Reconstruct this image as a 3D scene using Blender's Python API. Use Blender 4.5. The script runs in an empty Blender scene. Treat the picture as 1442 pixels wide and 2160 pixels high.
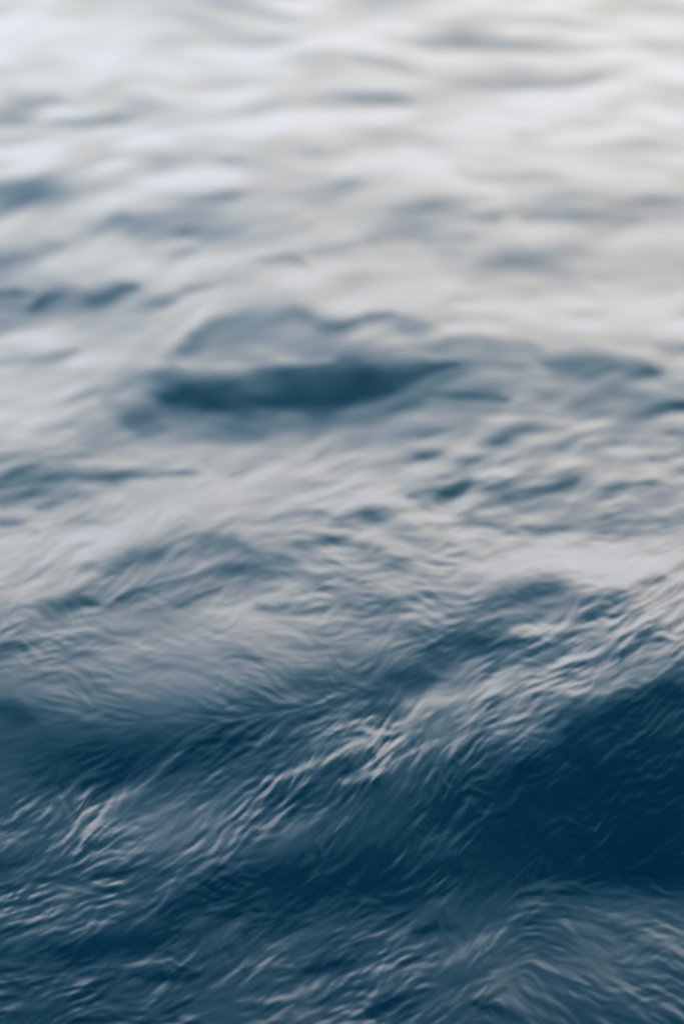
import bpy, math
import numpy as np

# ---------------------------------------------------------------- camera
scene = bpy.context.scene
H = 2.0                                   # eye height above mean sea level, metres
PITCH = math.radians(12.0)                # looking down at the water
F_PX = 8200.0                             # focal length in pixels of a 1442 x 2160 frame
W_PX, H_PX = 1442.0, 2160.0
cam = bpy.data.cameras.new('camera')
cam_ob = bpy.data.objects.new('camera', cam)
scene.collection.objects.link(cam_ob)
cam_ob.location = (0, 0, H)
cam_ob.rotation_euler = (math.pi / 2 - PITCH, 0, 0)
cam.sensor_fit = 'VERTICAL'
cam.sensor_height = 36.0
cam.sensor_width = 24.0
cam.lens = 36.0 * F_PX / H_PX             # 136.7 mm
cam.clip_start = 0.1
cam.clip_end = 90000
cam.dof.use_dof = True
cam.dof.focus_distance = 6.2
cam.dof.aperture_fstop = 3.1
scene.camera = cam_ob
scene.render.resolution_x, scene.render.resolution_y = 683, 1024

# ---------------------------------------------------------------- sky: thin bright cloud over a low sun
SUN_EL, SUN_AZ = math.radians(14), math.radians(85)     # azimuth clockwise from the view direction
world = bpy.data.worlds.new('World')
scene.world = world
world.use_nodes = True
nt = world.node_tree
bg = nt.nodes['Background']
sky = nt.nodes.new('ShaderNodeTexSky')
sky.sky_type = 'NISHITA'
sky.sun_disc = False
sky.sun_elevation = SUN_EL
sky.sun_rotation = SUN_AZ
sky.air_density, sky.dust_density, sky.ozone_density = 1.2, 0.6, 5.0
tc = nt.nodes.new('ShaderNodeTexCoord')
sep = nt.nodes.new('ShaderNodeSeparateXYZ')
nt.links.new(tc.outputs['Generated'], sep.inputs[0])
ramp = nt.nodes.new('ShaderNodeValToRGB')            # cloud cover: closes towards the horizon all round
ramp.color_ramp.interpolation = 'EASE'
ramp.color_ramp.elements[0].position = 0.0
ramp.color_ramp.elements[0].color = (0.93,) * 3 + (1,)
ramp.color_ramp.elements[1].position = 1.0
ramp.color_ramp.elements[1].color = (0.05,) * 3 + (1,)
for p, v in ((0.36, 0.86), (0.58, 0.46), (0.78, 0.17)):
    e = ramp.color_ramp.elements.new(p)
    e.color = (v, v, v, 1)
nt.links.new(sep.outputs['Z'], ramp.inputs[0])
noise = nt.nodes.new('ShaderNodeTexNoise')
noise.inputs['Scale'].default_value = 2.6
noise.inputs['Detail'].default_value = 3.0
mp = nt.nodes.new('ShaderNodeMapping')
mp.inputs['Scale'].default_value = (1, 1, 2.2)
nt.links.new(tc.outputs['Generated'], mp.inputs[0])
nt.links.new(mp.outputs[0], noise.inputs['Vector'])
nmap = nt.nodes.new('ShaderNodeMapRange')
nmap.inputs['From Min'].default_value, nmap.inputs['From Max'].default_value = 0.3, 0.7
nmap.inputs['To Min'].default_value, nmap.inputs['To Max'].default_value = 0.80, 1.06
nt.links.new(noise.outputs['Fac'], nmap.inputs['Value'])
mul = nt.nodes.new('ShaderNodeMath')
mul.operation = 'MULTIPLY'
mul.use_clamp = True
nt.links.new(ramp.outputs['Color'], mul.inputs[0])
nt.links.new(nmap.outputs[0], mul.inputs[1])
mix = nt.nodes.new('ShaderNodeMixRGB')
tint = nt.nodes.new('ShaderNodeValToRGB')            # cloud colour (x 10): lilac haze low down, cream higher up
tint.color_ramp.elements[0].position = 0.02
tint.color_ramp.elements[0].color = (1.28, 1.28, 1.45, 1)
tint.color_ramp.elements[1].position = 0.80
tint.color_ramp.elements[1].color = (0.12, 0.88, 1.32, 1)
for p, c in ((0.13, (1.39, 1.37, 1.41, 1)), (0.24, (1.45, 1.42, 1.35, 1)), (0.36, (1.22, 1.33, 1.42, 1)), (0.52, (0.54, 1.08, 1.38, 1))):
    e = tint.color_ramp.elements.new(p)
    e.color = c
nt.links.new(sep.outputs['Z'], tint.inputs[0])
x10 = nt.nodes.new('ShaderNodeVectorMath')
x10.operation = 'SCALE'
x10.inputs['Scale'].default_value = 14.4
nt.links.new(tint.outputs['Color'], x10.inputs[0])
sd = nt.nodes.new('ShaderNodeVectorMath')            # cloud nearer the sun is warmer and a little brighter
sd.operation = 'DOT_PRODUCT'
nt.links.new(tc.outputs['Generated'], sd.inputs[0])
sd.inputs[1].default_value = (math.cos(SUN_EL) * math.sin(SUN_AZ), math.cos(SUN_EL) * math.cos(SUN_AZ), math.sin(SUN_EL))
sm = nt.nodes.new('ShaderNodeMapRange')
sm.interpolation_type = 'SMOOTHSTEP'
sm.inputs['From Min'].default_value, sm.inputs['From Max'].default_value = -0.3, 0.6
nt.links.new(sd.outputs['Value'], sm.inputs['Value'])
warm = nt.nodes.new('ShaderNodeMixRGB')
warm.inputs['Color1'].default_value = (0.92, 1.0, 1.07, 1)
warm.inputs['Color2'].default_value = (1.09, 1.0, 0.91, 1)
nt.links.new(sm.outputs[0], warm.inputs['Fac'])
wm = nt.nodes.new('ShaderNodeVectorMath')
wm.operation = 'MULTIPLY'
nt.links.new(x10.outputs[0], wm.inputs[0])
nt.links.new(warm.outputs[0], wm.inputs[1])
nt.links.new(wm.outputs[0], mix.inputs['Color2'])
nt.links.new(mul.outputs[0], mix.inputs['Fac'])
nt.links.new(sky.outputs[0], mix.inputs['Color1'])
nt.links.new(mix.outputs[0], bg.inputs['Color'])
bg.inputs['Strength'].default_value = 0.1

sun = bpy.data.lights.new('sun', 'SUN')               # the sun's glow through the cloud
sun.energy = 0.5
sun.angle = math.radians(60)
sun.color = (1.0, 0.86, 0.68)
sun_ob = bpy.data.objects.new('sun', sun)
scene.collection.objects.link(sun_ob)
sun_ob.rotation_euler = (math.pi / 2 - SUN_EL, 0, math.pi - SUN_AZ)
sun_ob.location = (0, 0, 30)

scene.view_settings.view_transform = 'Standard'
scene.view_settings.look = 'None'
scene.view_settings.exposure = 0.0
scene.view_settings.gamma = 1.0
scene.view_settings.use_curve_mapping = False

# ---------------------------------------------------------------- the sea
# The wave shapes are reconstructed from the photograph by shape-from-shading: how light or dark the
# water looks tells how far its surface leans away from or towards the eye; that lean is integrated
# outwards from the viewer into wave heights.
rng = np.random.default_rng(11)
X0, Y0, STEP = -340.0, -190.0, 2.0
NX, NY = 1062, 1270
tone = np.zeros((NY, NX))
gx = X0 + STEP * np.arange(NX)
gy = Y0 + STEP * np.arange(NY)

COLS = np.array([0, 180, 360, 540, 720, 900, 1080, 1260, 1442], float)
ROWS = [
    (0,    205, 200, 205, 195, 200, 200, 200, 205, 205),
    (80,   228, 222, 210, 215, 218, 212, 205, 222, 222),
    (160,  222, 222, 218, 205, 195, 195, 190, 215, 225),
    (240,  190, 208, 210, 215, 208, 212, 222, 220, 222),
    (320,  205, 190, 205, 218, 215, 220, 225, 212, 225),
    (400,  165, 190, 205, 175, 180, 205, 200, 195, 190),
    (480,  195, 190, 175, 165, 185, 175, 195, 180, 205),
    (560,  185, 198, 200, 195, 200, 200, 170, 172, 195),
    (640,  150, 155, 190, 190, 195, 205, 205, 205, 215),
    (720,  180, 190, 180, 145, 165, 170, 180, 195, 200),
    (800,  195, 185, 165, 120, 110, 120, 150, 135, 165),
    (880,  200, 170, 125, 120, 140, 145, 150, 150, 160),
    (960,  160, 155, 170, 178, 180, 170, 155, 165, 170),
    (1040, 140, 160, 185, 190, 190, 170, 145, 155, 170),
    (1120, 182, 190, 185, 160, 155, 165, 168, 155, 160),
    (1200, 182, 165, 140, 125, 155, 160, 190, 205, 200),
    (1280, 155, 130, 120, 165, 140, 140, 125, 135, 185),
    (1360, 128, 136, 142, 143, 128, 105, 100, 145, 130),
    (1440, 112, 118, 116, 102, 85,  90,  130, 140, 90),
    (1520, 85,  86,  80,  70,  75,  100, 105, 80,  55),
    (1600, 75,  48,  55,  72,  85,  88,  65,  48,  38),
    (1680, 84,  82,  86,  82,  75,  62,  42,  24,  24),
    (1760, 90,  97,  94,  76,  58,  50,  36,  20,  20),
    (1840, 90,  86,  82,  54,  42,  42,  38,  28,  30),
    (1920, 92,  82,  60,  48,  56,  60,  55,  72,  76),
    (2000, 68,  70,  58,  68,  74,  70,  84,  98,  96),
    (2080, 70,  70,  72,  68,  76,  70,  90,  92,  88),
    (2160, 70,  76,  72,  68,  72,  60,  75,  78,  75),
]
ry = np.array([r[0] for r in ROWS], float)
rv = np.array([r[1:] for r in ROWS], float)
rv += (0.15 * np.clip((560 - ry) / 150, 0, 1))[:, None] * (rv - rv.mean(1, keepdims=True))
rv += 3 * np.clip((520 - ry) / 250, 0, 1)[:, None]
rv = np.maximum(rv, 28)


def catmull(xs, vals, q, axis):
    """Smooth interpolation of evenly listed values along one axis."""
    vals = np.moveaxis(vals, axis, 0)
    i = np.clip(np.searchsorted(xs, q) - 1, 0, len(xs) - 2)
    t = np.clip((q - xs[i]) / (xs[i + 1] - xs[i]), 0, 1)[:, None]
    p0, p1 = vals[np.clip(i - 1, 0, None)], vals[i]
    p2, p3 = vals[i + 1], vals[np.clip(i + 2, None, len(xs) - 1)]
    out = 0.5 * (2 * p1 + (p2 - p0) * t + (2 * p0 - 5 * p1 + 4 * p2 - p3) * t * t
                 + (3 * p1 - p0 - 3 * p2 + p3) * t ** 3)
    return np.moveaxis(out, 0, axis)


tone = catmull(COLS, catmull(ry, rv, gy, 0), gx, 1)


def smooth_noise(cell, seed):
    """Band-limited random field over the map, unit variance, features about `cell` map units across."""
    r = np.random.default_rng(seed)
    fy = np.fft.fftfreq(NY)[:, None]
    fx = np.fft.rfftfreq(NX)[None]
    k = np.sqrt(fy ** 2 + fx ** 2) * cell / STEP
    n = np.fft.irfft2(np.fft.rfft2(r.normal(size=(NY, NX))) * np.exp(-(k * 1.6) ** 2), s=(NY, NX))
    return (n - n.mean()) / n.std()


warp_x = 7 * smooth_noise(90, 1) + 3.5 * smooth_noise(32, 2)
warp_y = 6 * smooth_noise(90, 3) + 3.0 * smooth_noise(32, 4)
blotch = smooth_noise(60, 5)


def seg_dist(px, py, pts):
    """Distance from points to a polyline, and how far along it (0..1)."""
    ln = [math.hypot(b[0] - a[0], b[1] - a[1]) for a, b in zip(pts[:-1], pts[1:])]
    best = np.full(px.shape, 1e9)
    along = np.zeros(px.shape)
    acc = 0.0
    for (ax, ay), (bx, by), l in zip(pts[:-1], pts[1:], ln):
        dx, dy = bx - ax, by - ay
        t = np.clip(((px - ax) * dx + (py - ay) * dy) / (dx * dx + dy * dy + 1e-9), 0, 1)
        d = (px - ax - t * dx) ** 2 + (py - ay - t * dy) ** 2
        along = np.where(d < best, (acc + t * l) / sum(ln), along)
        best = np.minimum(best, d)
        acc += l
    return np.sqrt(best), along


def window(pts, pad):
    xs = [p[0] for p in pts]
    ys = [p[1] for p in pts]
    i0 = max(0, int((min(xs) - pad - X0) / STEP)); i1 = min(NX, int((max(xs) + pad - X0) / STEP) + 2)
    j0 = max(0, int((min(ys) - pad - Y0) / STEP)); j1 = min(NY, int((max(ys) + pad - Y0) / STEP) + 2)
    return i0, i1, j0, j1


def wave(pts, w, level, op=0.85):
    """One wave face (dark) or wave back (light)."""
    i0, i1, j0, j1 = window(pts, w * 2.6 + 16)
    if i1 <= i0 or j1 <= j0:
        return
    PX, PY = np.meshgrid(gx[i0:i1], gy[j0:j1])
    k = min(1.0, w / 24)
    d, s_ = seg_dist(PX + k * warp_x[j0:j1, i0:i1], PY + k * warp_y[j0:j1, i0:i1], pts)
    wl = w * (0.55 + 0.55 * np.sin(np.pi * np.clip(s_, 0.02, 0.98)) ** 0.7) * (1 + 0.15 * blotch[j0:j1, i0:i1])
    a = np.clip(op * (1 + 0.12 * blotch[j0:j1, i0:i1]), 0, 1) * np.exp(-(d / wl) ** 2)
    tone[j0:j1, i0:i1] += a * (level - tone[j0:j1, i0:i1])


WAVES = [
    # far water
    (30, 194, [(940, 75), (1030, 70)]), (18, 188, [(640, 150), (800, 140), (1000, 165), (1180, 150)]),
    (16, 182, [(600, 205), (780, 215), (900, 232)]), (20, 160, [(0, 215), (70, 220)]),
    (16, 172, [(260, 210), (330, 215)]), (20, 172, [(50, 285), (180, 300), (320, 312)]),
    (30, 240, [(560, 100), (640, 100)]), (30, 236, [(0, 95), (200, 110)]), (22, 230, [(700, 55), (860, 60)]),
    (15, 198, [(1280, 240), (1380, 240)]), (15, 198, [(1280, 300), (1380, 305)]),
    (14, 192, [(1090, 285), (1180, 285)]), (15, 192, [(780, 315), (840, 320)]),
    (22, 158, [(520, 375), (620, 355), (740, 385)]), (25, 164, [(-40, 385), (120, 400)]),
    (18, 182, [(980, 370), (1100, 380), (1250, 405), (1400, 415)]),
    (22, 222, [(1000, 300), (1200, 330), (1400, 360)]), (18, 215, [(180, 370), (340, 380)]),
    (22, 148, [(250, 465), (380, 450), (500, 430), (700, 425)]), (12, 132, [(390, 490), (500, 485), (620, 462)]),
    (18, 148, [(840, 455), (940, 445), (1050, 455)]), (16, 152, [(780, 510), (850, 490), (890, 490)]),
    (14, 150, [(1110, 465), (1220, 450), (1330, 465)]), (20, 155, [(930, 560), (1060, 545), (1200, 555)]),
    (16, 165, [(1000, 592), (1200, 590)]), (14, 150, [(0, 550), (70, 535), (130, 510)]),
    (20, 214, [(220, 525), (300, 535)]), (20, 208, [(110, 560), (180, 580)]), (10, 162, [(310, 540), (400, 530)]),
    (9, 125, [(545, 552), (600, 555), (650, 562)]), (14, 80, [(60, 652), (130, 625), (200, 632), (290, 610)]),
    (9, 90, [(-30, 625), (60, 622)]), (7, 155, [(300, 668), (370, 635)]), (8, 155, [(390, 605), (450, 600), (520, 585)]),
    (10, 206, [(330, 692), (420, 648), (500, 655)]), (26, 140, [(380, 722), (500, 692), (640, 682), (760, 692)]), (28, 152, [(820, 702), (950, 730), (1080, 762)]), (20, 108, [(400, 702), (500, 675), (600, 668), (700, 675)]),
    (14, 122, [(380, 735), (500, 715)]), (9, 112, [(660, 692), (740, 680), (830, 660)]),
    (12, 155, [(830, 680), (920, 690)]), (9, 145, [(0, 765), (80, 755), (160, 740)]),
    (25, 215, [(880, 640), (1100, 640), (1400, 650)]), (12, 182, [(1080, 690), (1200, 690)]),
    (14, 160, [(1380, 735), (1470, 740)]), (12, 205, [(560, 590), (720, 600)]), (10, 205, [(0, 710), (150, 700)]),
    # the dark hollow in the middle distance
    (30, 150, [(250, 800), (360, 785), (480, 775)]), (24, 120, [(240, 850), (330, 850)]),
    (80, 112, [(320, 845), (600, 845), (900, 820)]),
    (31, 56, [(370, 832), (450, 822), (600, 822), (760, 802), (870, 792)]),
    (20, 50, [(450, 850), (600, 857), (720, 845), (840, 820)]), (12, 75, [(870, 775), (960, 772)]),
    (8, 95, [(900, 835), (1070, 842)]), (18, 88, [(1140, 775), (1250, 765), (1380, 790)]),
    (16, 90, [(280, 885), (350, 895)]), (14, 115, [(430, 905), (560, 905)]),
    (9, 178, [(380, 765), (560, 772), (700, 762)]), (10, 175, [(780, 735), (900, 745)]),
    # middle water, left
    (14, 206, [(0, 915), (150, 920)]), (10, 88, [(-30, 1028), (60, 1015), (150, 1005), (300, 1000), (420, 995)]),
    (9, 105, [(60, 985), (190, 960)]), (10, 110, [(80, 1068), (160, 1040)]), (14, 136, [(-20, 1085), (80, 1110)]),
    (10, 178, [(100, 975), (300, 975)]), (40, 196, [(360, 1070), (520, 1050)]), (26, 195, [(640, 1060), (760, 1040)]),
    (26, 196, [(60, 1155), (160, 1130)]), (16, 184, [(-20, 1240), (80, 1235)]),
    (22, 100, [(180, 1202), (330, 1170), (480, 1150), (550, 1165)]), (14, 85, [(250, 1262), (370, 1220), (540, 1195)]),
    (16, 95, [(90, 1288), (200, 1270)]), (9, 80, [(370, 1277), (460, 1240)]), (4, 158, [(300, 1235), (420, 1205)]),
    (4, 165, [(420, 1250), (520, 1215)]), (3.5, 145, [(200, 1240), (290, 1190)]), (3.5, 150, [(420, 1200), (500, 1165)]),
    (12, 112, [(540, 1280), (620, 1292), (700, 1270)]), (10, 116, [(640, 1250), (740, 1280), (850, 1290)]),
    (8, 178, [(440, 1290), (600, 1300), (680, 1310)]), (20, 110, [(-40, 1385), (60, 1380)]),
    # middle water, right: lens-shaped ripples
    (12, 85, [(860, 1047), (960, 1025), (1040, 1008)]), (10, 90, [(1060, 1052), (1130, 1040), (1220, 1008)]),
    (8, 105, [(1270, 1037), (1380, 1020)]), (10, 115, [(1100, 1110), (1250, 1120), (1400, 1095)]),
    (8, 110, [(900, 1105), (1000, 1105), (1100, 1130)]), (9, 110, [(700, 1092), (850, 1078)]),
    (9, 120, [(540, 1102), (620, 1075), (690, 1085)]), (8, 105, [(800, 1192), (880, 1175), (960, 1190)]),
    (10, 120, [(600, 1152), (700, 1140), (800, 1145)]), (8, 105, [(890, 922), (960, 905)]),
    (8, 115, [(1050, 917), (1200, 900)]), (8, 110, [(1230, 942), (1320, 935)]), (7, 100, [(1400, 917), (1460, 915)]),
    (6, 115, [(1370, 967), (1430, 960)]), (7, 125, [(1060, 975), (1160, 960)]), (7, 122, [(850, 975), (930, 955)]),
    (6, 130, [(480, 1005), (560, 985)]), (6, 132, [(640, 1010), (760, 970)]), (7, 118, [(1090, 850), (1150, 838)]),
    (18, 222, [(1080, 1170), (1250, 1182), (1460, 1180)]), (16, 206, [(780, 1225), (900, 1252)]),
    (10, 196, [(950, 1160), (1080, 1150)]), (8, 186, [(900, 1070), (1100, 1085), (1200, 1075)]),
    (7, 180, [(960, 880), (1160, 880)]), (7, 182, [(1250, 985), (1420, 985)]), (10, 180, [(1130, 985), (1200, 980)]),
    # the near wave: crest, shoulder and dark face
    (20, 88, [(1020, 1282), (1100, 1252), (1180, 1245), (1220, 1262)]), (10, 105, [(1240, 1262), (1300, 1250)]),
    (9, 115, [(1350, 1232), (1400, 1215)]), (12, 188, [(1080, 1332), (1200, 1320), (1330, 1300), (1460, 1255)]),
    (16, 66, [(900, 1372), (1000, 1350), (1100, 1365)]), (14, 62, [(820, 1432), (900, 1430)]),
    (12, 85, [(1230, 1402), (1300, 1385), (1400, 1350)]), (14, 188, [(1190, 1382), (1300, 1360)]),
    (22, 172, [(860, 1482), (960, 1460), (1080, 1445), (1180, 1450)]), (8, 186, [(1170, 1460), (1280, 1455)]),
    (14, 150, [(780, 1540), (900, 1500)]), (36, 50, [(110, 1640), (250, 1622), (400, 1585), (560, 1515)]),
    (20, 60, [(-20, 1500), (60, 1515)]), (30, 124, [(280, 1415), (520, 1400), (640, 1385)]),
    (18, 48, [(600, 1682), (690, 1655), (740, 1620)]), (100, 32, [(1080, 1720), (1200, 1680), (1480, 1700)]),
    (40, 34, [(1200, 1560), (1400, 1480), (1480, 1440)]),
    (6.5, 175, [(360, 1825), (430, 1770), (500, 1700), (560, 1650), (640, 1620), (710, 1590), (790, 1550)]),
    (9, 138, [(730, 1652), (790, 1620), (830, 1570), (880, 1540)]), (5, 148, [(785, 1645), (820, 1600)]),
    (4, 145, [(840, 1602), (920, 1560)]), (5, 150, [(690, 1552), (720, 1540), (790, 1510)]),
    (5, 120, [(560, 1562), (620, 1500), (700, 1470)]), (6, 122, [(440, 1642), (520, 1600), (560, 1550)]),
    (6, 116, [(100, 1752), (200, 1700), (290, 1670), (350, 1610), (390, 1580)]), (8, 126, [(200, 1772), (300, 1730), (390, 1690)]),
    (6, 110, [(60, 1842), (150, 1800), (210, 1790)]), (4, 112, [(870, 1712), (905, 1655)]), (3.5, 84, [(930, 1722), (955, 1685)]),
    (4, 130, [(705, 1757), (732, 1722)]), (4, 108, [(815, 1852), (860, 1780)]), (4, 104, [(890, 1892), (945, 1845)]),
    (3.5, 76, [(1015, 1728), (1038, 1692)]), (30, 38, [(350, 1932), (450, 1862), (600, 1850), (800, 1840)]),
    (20, 36, [(60, 2030), (250, 1995), (380, 1960)]), (6, 138, [(80, 1977), (180, 1945), (250, 1945)]),
    (6, 112, [(270, 1962), (340, 1910), (370, 1850)]), (5, 138, [(-20, 1935), (40, 1915)]),
    (6, 108, [(200, 2042), (360, 2020)]), (7, 112, [(500, 2112), (600, 2110), (700, 2070)]), (6, 104, [(740, 2052), (850, 2020)]),
    (14, 96, [(940, 2032), (1000, 1980), (1060, 1955)]), (46, 88, [(1100, 1965), (1300, 1945)]),
    (10, 40, [(300, 2062), (420, 2050)]),
    (12, 38, [(640, 2042), (740, 2025)]), (14, 40, [(780, 2132), (900, 2090)]), (14, 42, [(1000, 2122), (1100, 2150)]),
    (14, 42, [(880, 1962), (950, 1950)]),
]
for w, level, pts in WAVES:
    if w > 8.5:
        far = pts[0][1] < 900
        wave(pts, w * (1.3 if far else 1.12), level, 0.65 if pts[0][1] < 340 else 0.72 if pts[0][1] < 1200 else 0.85)
    else:
        wave(pts, w, level, 0.85 if level < 100 else 0.62)

# wider water either side of the view: broad random waves in the same spirit
for _ in range(260):
    side = rng.choice((-1, 1))
    cx = 721 + side * rng.uniform(930, 1080)
    cy = rng.uniform(-150, 2300)
    sc = 0.4 + 0.6 * np.clip(cy / 1500, 0, 1)
    ln, w = rng.uniform(60, 180) * sc, rng.uniform(10, 32) * sc
    base = np.interp(cy, ry, rv.mean(1))
    sl = rng.normal(-0.25, 0.2)
    wave([(cx - ln, cy - ln * sl), (cx, cy + rng.normal(0, 8)), (cx + ln, cy + ln * sl)], w, base * rng.choice((0.6, 1.25)), 0.6)

# ripples drawn out into silky streaks that run along a flow: x, y, run direction (degrees above the
# horizontal), strength
FLOW = [
    (100, 1560, 25, .07), (300, 1560, 30, .08), (300, 1650, 38, .30), (200, 1720, 32, .34), (450, 1600, 42, .34), (600, 1530, 44, .36),
    (600, 1650, 36, .30), (430, 1780, 40, .26), (120, 1800, 31, .30), (100, 1900, 26, .30), (300, 1900, 25, .26),
    (750, 1560, 40, .36), (830, 1600, 48, .36), (720, 1720, 55, .32), (900, 1680, 60, .38), (850, 1800, 60, .34),
    (950, 1860, 50, .32), (1000, 1450, 25, .24), (1150, 1450, 20, .24), (1000, 1540, 42, .28), (1100, 1500, 42, .26),
    (1300, 1350, 30, .24), (1400, 1280, 40, .24), (1200, 1330, 35, .26), (1250, 1600, 45, .26), (1380, 1600, 52, .22),
    (1150, 1750, 52, .26), (1400, 1750, 50, .22), (200, 2050, 20, .30), (400, 2100, 25, .32), (600, 2000, 30, .28),
    (650, 2100, 25, .32), (850, 2050, 24, .32), (850, 1930, 20, .26), (950, 2000, 45, .32), (1050, 2000, 50, .30),
    (1200, 1950, -10, .18), (1300, 2000, -25, .20), (1400, 2050, -30, .20), (1400, 1940, -20, .14), (1170, 2090, -45, .24), (350, 1180, 42, .24),
    (200, 1220, 44, .24), (30, 1180, 12, .07), (80, 1110, 8, .07), (40, 1270, 20, .12), (480, 1220, 30, .24), (100, 1330, 25, .14), (500, 1330, -10, .07), (400, 1430, -28, .11), (300, 1360, -10, .11), (180, 1400, -5, .11),
    (550, 1450, -30, .11), (250, 1480, -35, .11), (100, 1520, 0, .05), (100, 1450, 0, .11), (700, 1350, 5, .10), (850, 1400, 40, .24), (1120, 1262, 12, .05), (1040, 1290, 15, .08), (350, 1385, -15, .10), (480, 1405, -20, .10),
    (700, 1200, -15, .18), (900, 1180, -8, .18), (850, 1270, -15, .16), (1100, 950, 14, .26), (1300, 1000, 12, .26),
    (950, 1050, 12, .24), (1200, 1110, -3, .22), (650, 1000, 22, .14), (600, 1090, 15, .18), (200, 1010, 12, .18),
    (300, 1080, 5, .09), (60, 1060, 20, .18), (600, 820, 4, .06), (200, 870, 10, .12), (1100, 820, 5, .2),
    (700, 690, 8, .14), (300, 640, 28, .16), (450, 620, 18, .16), (150, 700, 10, .12), (1000, 650, 0, .08),
    (721, 450, 8, .10), (250, 430, 15, .10), (1100, 450, -3, .08), (721, 150, 0, .09), (200, 250, -3, .10), (1200, 250, 2, .08), (200, 80, 0, .09), (1200, 80, 0, .09),
]
hy, hx = np.meshgrid(gy[::6], gx[::6], indexing='ij')
wsum = np.full(hx.shape, 1e-9)
fc, fs, fa = (np.zeros(hx.shape) for _ in range(3))
for x_, y_, ang, amp in FLOW:
    sg = 95 if y_ > 900 else 150
    wgt = np.exp(-0.5 * ((hx - x_) ** 2 + (1.5 * (hy - y_)) ** 2) / sg ** 2) + 1e-5 / (1 + ((hx - x_) ** 2 + (hy - y_) ** 2) / 1e5)
    wsum += wgt
    fc += wgt * math.cos(2 * math.radians(ang))
    fs += wgt * math.sin(2 * math.radians(ang))
    fa += wgt * amp * (1.35 if y_ < 960 else 1.0)


def enlarge(q):
    jy = np.clip(np.arange(NY) / 6, 0, q.shape[0] - 1.001)
    jx = np.clip(np.arange(NX) / 6, 0, q.shape[1] - 1.001)
    a0, b0 = jy.astype(int), jx.astype(int)
    ta, tb = (jy - a0)[:, None], (jx - b0)[None]
    return (q[a0][:, b0] * (1 - ta) * (1 - tb) + q[a0 + 1][:, b0] * ta * (1 - tb)
            + q[a0][:, b0 + 1] * (1 - ta) * tb + q[a0 + 1][:, b0 + 1] * ta * tb)


amp_map = enlarge(fa / wsum)
theta = 0.5 * np.arctan2(enlarge(fs / wsum), enlarge(fc / wsum)) + 0.12 * smooth_noise(80, 6) + 0.05 * smooth_noise(30, 7)
vx, vy = np.cos(theta), -np.sin(theta)
turn = 0.42 * smooth_noise(75, 15)                     # a second, crossing set of ripples
vx2, vy2 = np.cos(theta + turn), -np.sin(theta + turn)


def drawn_out(field, reach, step, vx=vx, vy=vy):
    """Average a random field along the flow."""
    tot = field.copy()
    wt = 1.0
    base_j, base_i = np.meshgrid(np.arange(NY, dtype=float), np.arange(NX, dtype=float), indexing='ij')
    n = int(reach / step)
    for sgn in (1, -1):
        pj, pi = base_j.copy(), base_i.copy()
        for m in range(1, n + 1):
            jj = np.clip(pj + 0.5, 0, NY - 1).astype(np.int32)
            ii = np.clip(pi + 0.5, 0, NX - 1).astype(np.int32)
            pi = pi + sgn * step / STEP * vx[jj, ii]
            pj = pj + sgn * step / STEP * vy[jj, ii]
            g_ = 0.5 + 0.5 * math.cos(math.pi * m / (n + 1))
            tot += g_ * field[np.clip(pj + 0.5, 0, NY - 1).astype(np.int32), np.clip(pi + 0.5, 0, NX - 1).astype(np.int32)]
            wt += g_
    # even out to unit spread, no mean
    tot -= tot.mean()
    return tot / tot.std()


hair = drawn_out(smooth_noise(7, 8) - 0.5 * smooth_noise(20, 8), 34, 4)
fine = drawn_out(smooth_noise(12, 13) - 0.5 * smooth_noise(34, 13), 44, 5)
cross = drawn_out(smooth_noise(10, 16) - 0.5 * smooth_noise(30, 16), 26, 4, vx2, vy2)
mid = drawn_out(smooth_noise(24, 9) - 0.5 * smooth_noise(64, 9), 60, 8)
coarse = drawn_out(smooth_noise(46, 10), 90, 10)
band = drawn_out(smooth_noise(30, 14) - 0.3 * smooth_noise(90, 14), 150, 12)
patch = np.clip(1.0 + 0.28 * smooth_noise(130, 12), 0.5, 1.5)      # ripples come and go
yy = gy[:, None]
k_fine = np.clip((yy - 860) / 420, 0, 1)
k_far = np.clip((800 - yy) / 450, 0, 1)
k_mid = 0.55 + 0.45 * np.clip(1 - np.abs(yy - 1050) / 500, 0, 1)
flick = np.clip(0.85 + 0.45 * smooth_noise(48, 17), 0.2, 1.9)
fine_part = flick * (0.45 * hair + 0.52 * fine) + 0.50 * cross
fine_part = np.clip(fine_part, -2.0, 1.7) + 0.06 * np.clip(fine_part, -1.5, 1.7) ** 2 - 0.05   # crests are narrower than the hollows between
rip = k_fine * fine_part + k_mid * (1 - 0.8 * k_far) * mid * 0.7 + (0.4 + 0.2 * k_far) * coarse + 1.3 * k_far * band
tone = np.exp(np.log(np.clip(tone, 14, 250)) + (0.64 + 0.16 * np.clip((yy - 1500) / 200, 0, 1)) * amp_map * patch * np.clip(rip, -2.6, 2.1))
tone = np.clip(tone, 14, 246)
lum = np.where(tone / 255 <= 0.04045, tone / 255 / 12.92, ((tone / 255 + 0.055) / 1.055) ** 2.4)

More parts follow.
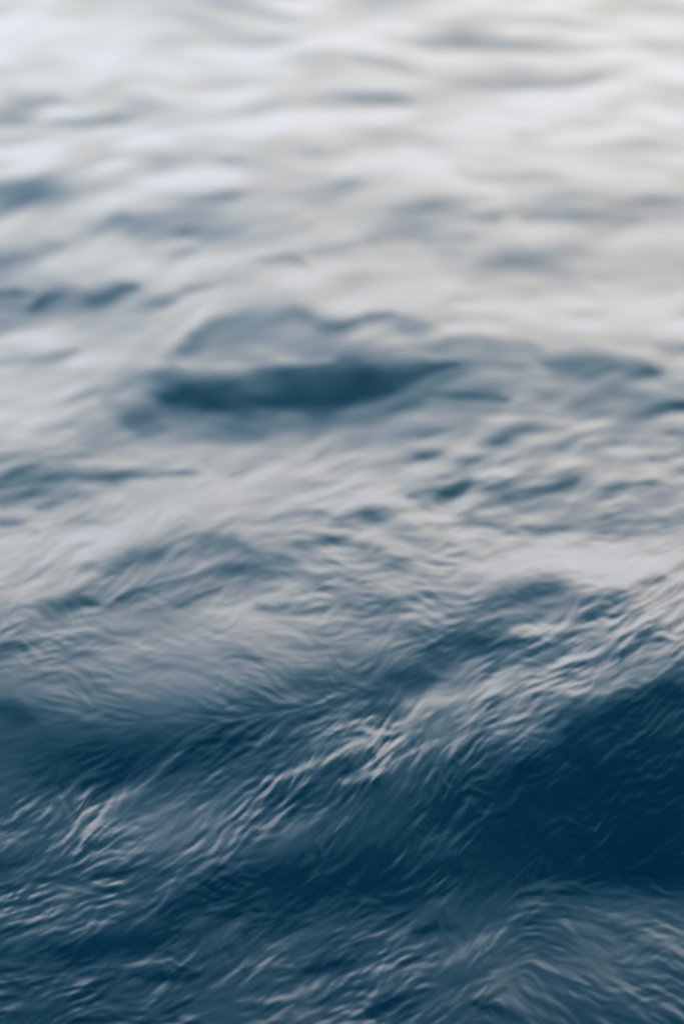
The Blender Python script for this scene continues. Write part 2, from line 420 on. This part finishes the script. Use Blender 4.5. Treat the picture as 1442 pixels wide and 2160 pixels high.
# polar sheet of water round the viewer: azimuth x depression
f = F_PX
ppx = 2.4 / f
az_in = np.arange(0, 760, 2.4) / f
az_mid = az_in[-1] + np.arange(1, 250) * 6 / f
az_out = az_mid[-1] + np.cumsum(6 / f * 1.07 ** np.arange(1, 90))
az_out = az_out[az_out < 1.25]
az_pos = np.concatenate([az_in, az_mid, az_out])
AZ = np.concatenate([-az_pos[:0:-1], az_pos])
al_in = PITCH + np.arctan((np.arange(-280, 2240, 2.6) - H_PX / 2) / f)
al_near = al_in[-1] + np.cumsum(ppx * 1.6 * 1.028 ** np.arange(1, 140))
al_near = al_near[al_near < math.radians(62)]
al_far = al_in[0] * 0.90 ** np.arange(1, 62)
AL = np.concatenate([al_far[::-1], al_in, al_near])[::-1]      # near to far
nA, nC = len(AL), len(AZ)

# where each ray of the sheet falls in the tone map
ca, sa = np.cos(AL)[:, None], np.sin(AL)[:, None]
dx, dy, dz = ca * np.sin(AZ)[None], ca * np.cos(AZ)[None], -sa + 0 * AZ[None]
fw = dy * math.cos(PITCH) - dz * math.sin(PITCH)
up = dy * math.sin(PITCH) + dz * math.cos(PITCH)
fw = np.maximum(fw, 0.05)
px = W_PX / 2 + f * dx / fw
py = H_PX / 2 - f * up / fw
def fold(q, lo, hi):
    """Carry the wave pattern on past the surveyed patch."""
    t = np.mod(q - lo, 2 * (hi - lo))
    return lo + np.where(t > hi - lo, 2 * (hi - lo) - t, t)


past = np.clip(np.abs(px - W_PX / 2) - 950, 0, None)
py = py + 75 * np.sin(past / 330) * np.sign(px - W_PX / 2)
px = fold(px, -240, W_PX + 240)
py = np.where(py > 2290, fold(py, 1820, 2290), np.maximum(py, -180))
u = np.clip((px - X0) / STEP, 0, NX - 1.001)
v = np.clip((py - Y0) / STEP, 0, NY - 1.001)
iu, iv = u.astype(int), v.astype(int)
fu, fv = u - iu, v - iv
T = (lum[iv, iu] * (1 - fu) * (1 - fv) + lum[iv, iu + 1] * fu * (1 - fv)
     + lum[iv + 1, iu] * (1 - fu) * fv + lum[iv + 1, iu + 1] * fu * fv)


def fresnel(g, n=1.333):
    c = np.clip(np.sin(g), 0.001, 1)
    t = np.sqrt(1 - (1 - c * c) / n ** 2)
    return 0.5 * (((c - n * t) / (c + n * t)) ** 2 + ((t - n * c) / (t + n * c)) ** 2)


SKY_E = np.radians([0, 5, 10, 20, 30, 45, 60, 75, 90])
SKY_R = np.array([1.64, 1.69, 1.67, 1.60, 0.94, 0.40, 0.205, 0.125, 0.11])
BODY = 0.009
betas = np.radians(np.linspace(-12, 42, 260))


# water can lean back only so far before it mirrors other water instead of sky
cap = (fresnel(0.74 * AL) * np.interp(0.48 * AL, SKY_E, SKY_R) + BODY)[:, None]
T = T / (1 + (T / cap) ** 5) ** 0.2


def lean_for(alpha, target):
    """Lean of the surface towards the eye that gives this brightness."""
    b = betas[betas > -0.36 * alpha]
    L = fresnel(alpha + b) * np.interp(alpha + 2 * b, SKY_E, SKY_R) + BODY
    L = np.minimum.accumulate(L)
    return np.interp(-target, -L, b)


def solve(target, side, leak):
    """Least-squares water surface (log distance along every ray) for the wanted leans.

    Sideways steepness and departure from mean sea level are held small; the problem is
    diagonal in sideways frequency, so it is one tridiagonal solve over the rows."""
    h = AL[:-1] - AL[1:]
    am = 0.5 * (AL[:-1] + AL[1:])
    g = np.zeros((nA - 1, nC))
    for k in range(nA - 1):
        S = np.tan(lean_for(am[k], 0.5 * (target[k] + target[k + 1])))
        fade = np.clip((am[k] - math.radians(0.8)) / math.radians(1.4), 0, 1) * np.clip((math.radians(48) - am[k]) / math.radians(20), 0, 1)
        g[k] = h[k] / math.cos(am[k]) ** 2 / (fade * S + math.tan(am[k]))
    q0 = np.log(H / np.tan(AL))
    g -= (q0[1:] - q0[:-1])[:, None]                    # solve for the departure from flat water
    wd = np.tan(am) ** 4 / h
    hr = np.concatenate([[h[0]], 0.5 * (h[1:] + h[:-1]), [h[-1]]])
    t2 = np.tan(AL) ** 2 * hr
    gf = np.fft.rfft(np.concatenate([g, g[:, ::-1]], 1), axis=1)
    m = np.arange(gf.shape[1])
    eig = (2 - 2 * np.cos(2 * np.pi * m / (2 * nC))) / ppx ** 2
    wd_ = np.concatenate([[0], wd, [0]])
    fall = (np.tan(AL) / math.tan(math.radians(12))) ** 2
    diag = (wd_[:-1] + wd_[1:])[:, None] + (t2 * fall)[:, None] * (side * eig[None] + leak)
    off = -wd
    rhs = np.zeros((nA, gf.shape[1]), complex)
    rhs[1:] += wd[:, None] * gf
    rhs[:-1] -= wd[:, None] * gf
    for k in range(1, nA):                              # Thomas algorithm
        f_ = off[k - 1] / diag[k - 1]
        diag[k] = diag[k] - f_ * off[k - 1]
        rhs[k] = rhs[k] - f_ * rhs[k - 1]
    sol = np.zeros_like(rhs)
    sol[-1] = rhs[-1] / diag[-1]
    for k in range(nA - 2, -1, -1):
        sol[k] = (rhs[k] - off[k] * sol[k + 1]) / diag[k]
    q = np.fft.irfft(sol, n=2 * nC, axis=1)[:, :nC] + q0[:, None]
    q = np.maximum.accumulate(q + 0, axis=0)
    R = np.exp(q)
    return R, H - R * np.tan(AL)[:, None]


def shade(R, Z):
    """Predicted brightness of the sheet, from its true normals."""
    P = np.stack([R * np.sin(AZ)[None], R * np.cos(AZ)[None], Z], -1)
    n = np.cross(np.gradient(P, axis=1), np.gradient(P, axis=0))
    n /= np.linalg.norm(n, axis=-1, keepdims=True)
    vw = np.array([0, 0, H]) - P
    vw /= np.linalg.norm(vw, axis=-1, keepdims=True)
    c = (n * vw).sum(-1)
    rz = 2 * c * n[..., 2] - vw[..., 2]
    return fresnel(np.arcsin(np.clip(c, 0.001, 1))) * np.interp(np.arcsin(np.clip(rz, -1, 1)), SKY_E, SKY_R) + BODY


SIDE, LEAK = 0.03, 0.35
aim = T.copy()
for it in range(5):
    R, Z = solve(aim, SIDE, LEAK)
    if it < 4:
        got = shade(R, Z)
        aim = np.clip(aim * np.clip(T / got, 0.4, 2.5) ** 0.5, np.maximum(0.004, 0.35 * T), np.minimum(1.05 * cap, 1.6 * T))

co = np.stack([R * np.sin(AZ)[None], R * np.cos(AZ)[None], Z], -1).reshape(-1, 3).astype(np.float32)
print('sea height range', Z[:, 100:-100].min(), Z[:, 100:-100].max(), 'rows', nA, 'cols', nC, 'far', R[-1].min())

idx = np.arange(nA * nC, dtype=np.int32).reshape(nA, nC)
quads = np.stack([idx[:-1, :-1], idx[:-1, 1:], idx[1:, 1:], idx[1:, :-1]], -1).reshape(-1, 4)
me = bpy.data.meshes.new('sea_water')
me.vertices.add(len(co))
me.vertices.foreach_set('co', co.ravel())
me.loops.add(quads.size)
me.loops.foreach_set('vertex_index', quads.ravel())
me.polygons.add(len(quads))
me.polygons.foreach_set('loop_start', np.arange(0, quads.size, 4, dtype=np.int32))
me.polygons.foreach_set('use_smooth', np.ones(len(quads), dtype=bool))
me.update(calc_edges=True)

mat = bpy.data.materials.new('sea_water')
mat.use_nodes = True
bsdf = mat.node_tree.nodes['Principled BSDF']
bsdf.inputs['Base Color'].default_value = (0.0001, 0.0245, 0.048, 1)
bsdf.inputs['Roughness'].default_value = 0.08
bsdf.inputs['IOR'].default_value = 1.333
me.materials.append(mat)
sea = bpy.data.objects.new('sea_water', me)
scene.collection.objects.link(sea)
sea['kind'] = 'structure'
sea['label'] = 'dark blue rippled sea water reflecting a pale cloudy sky'
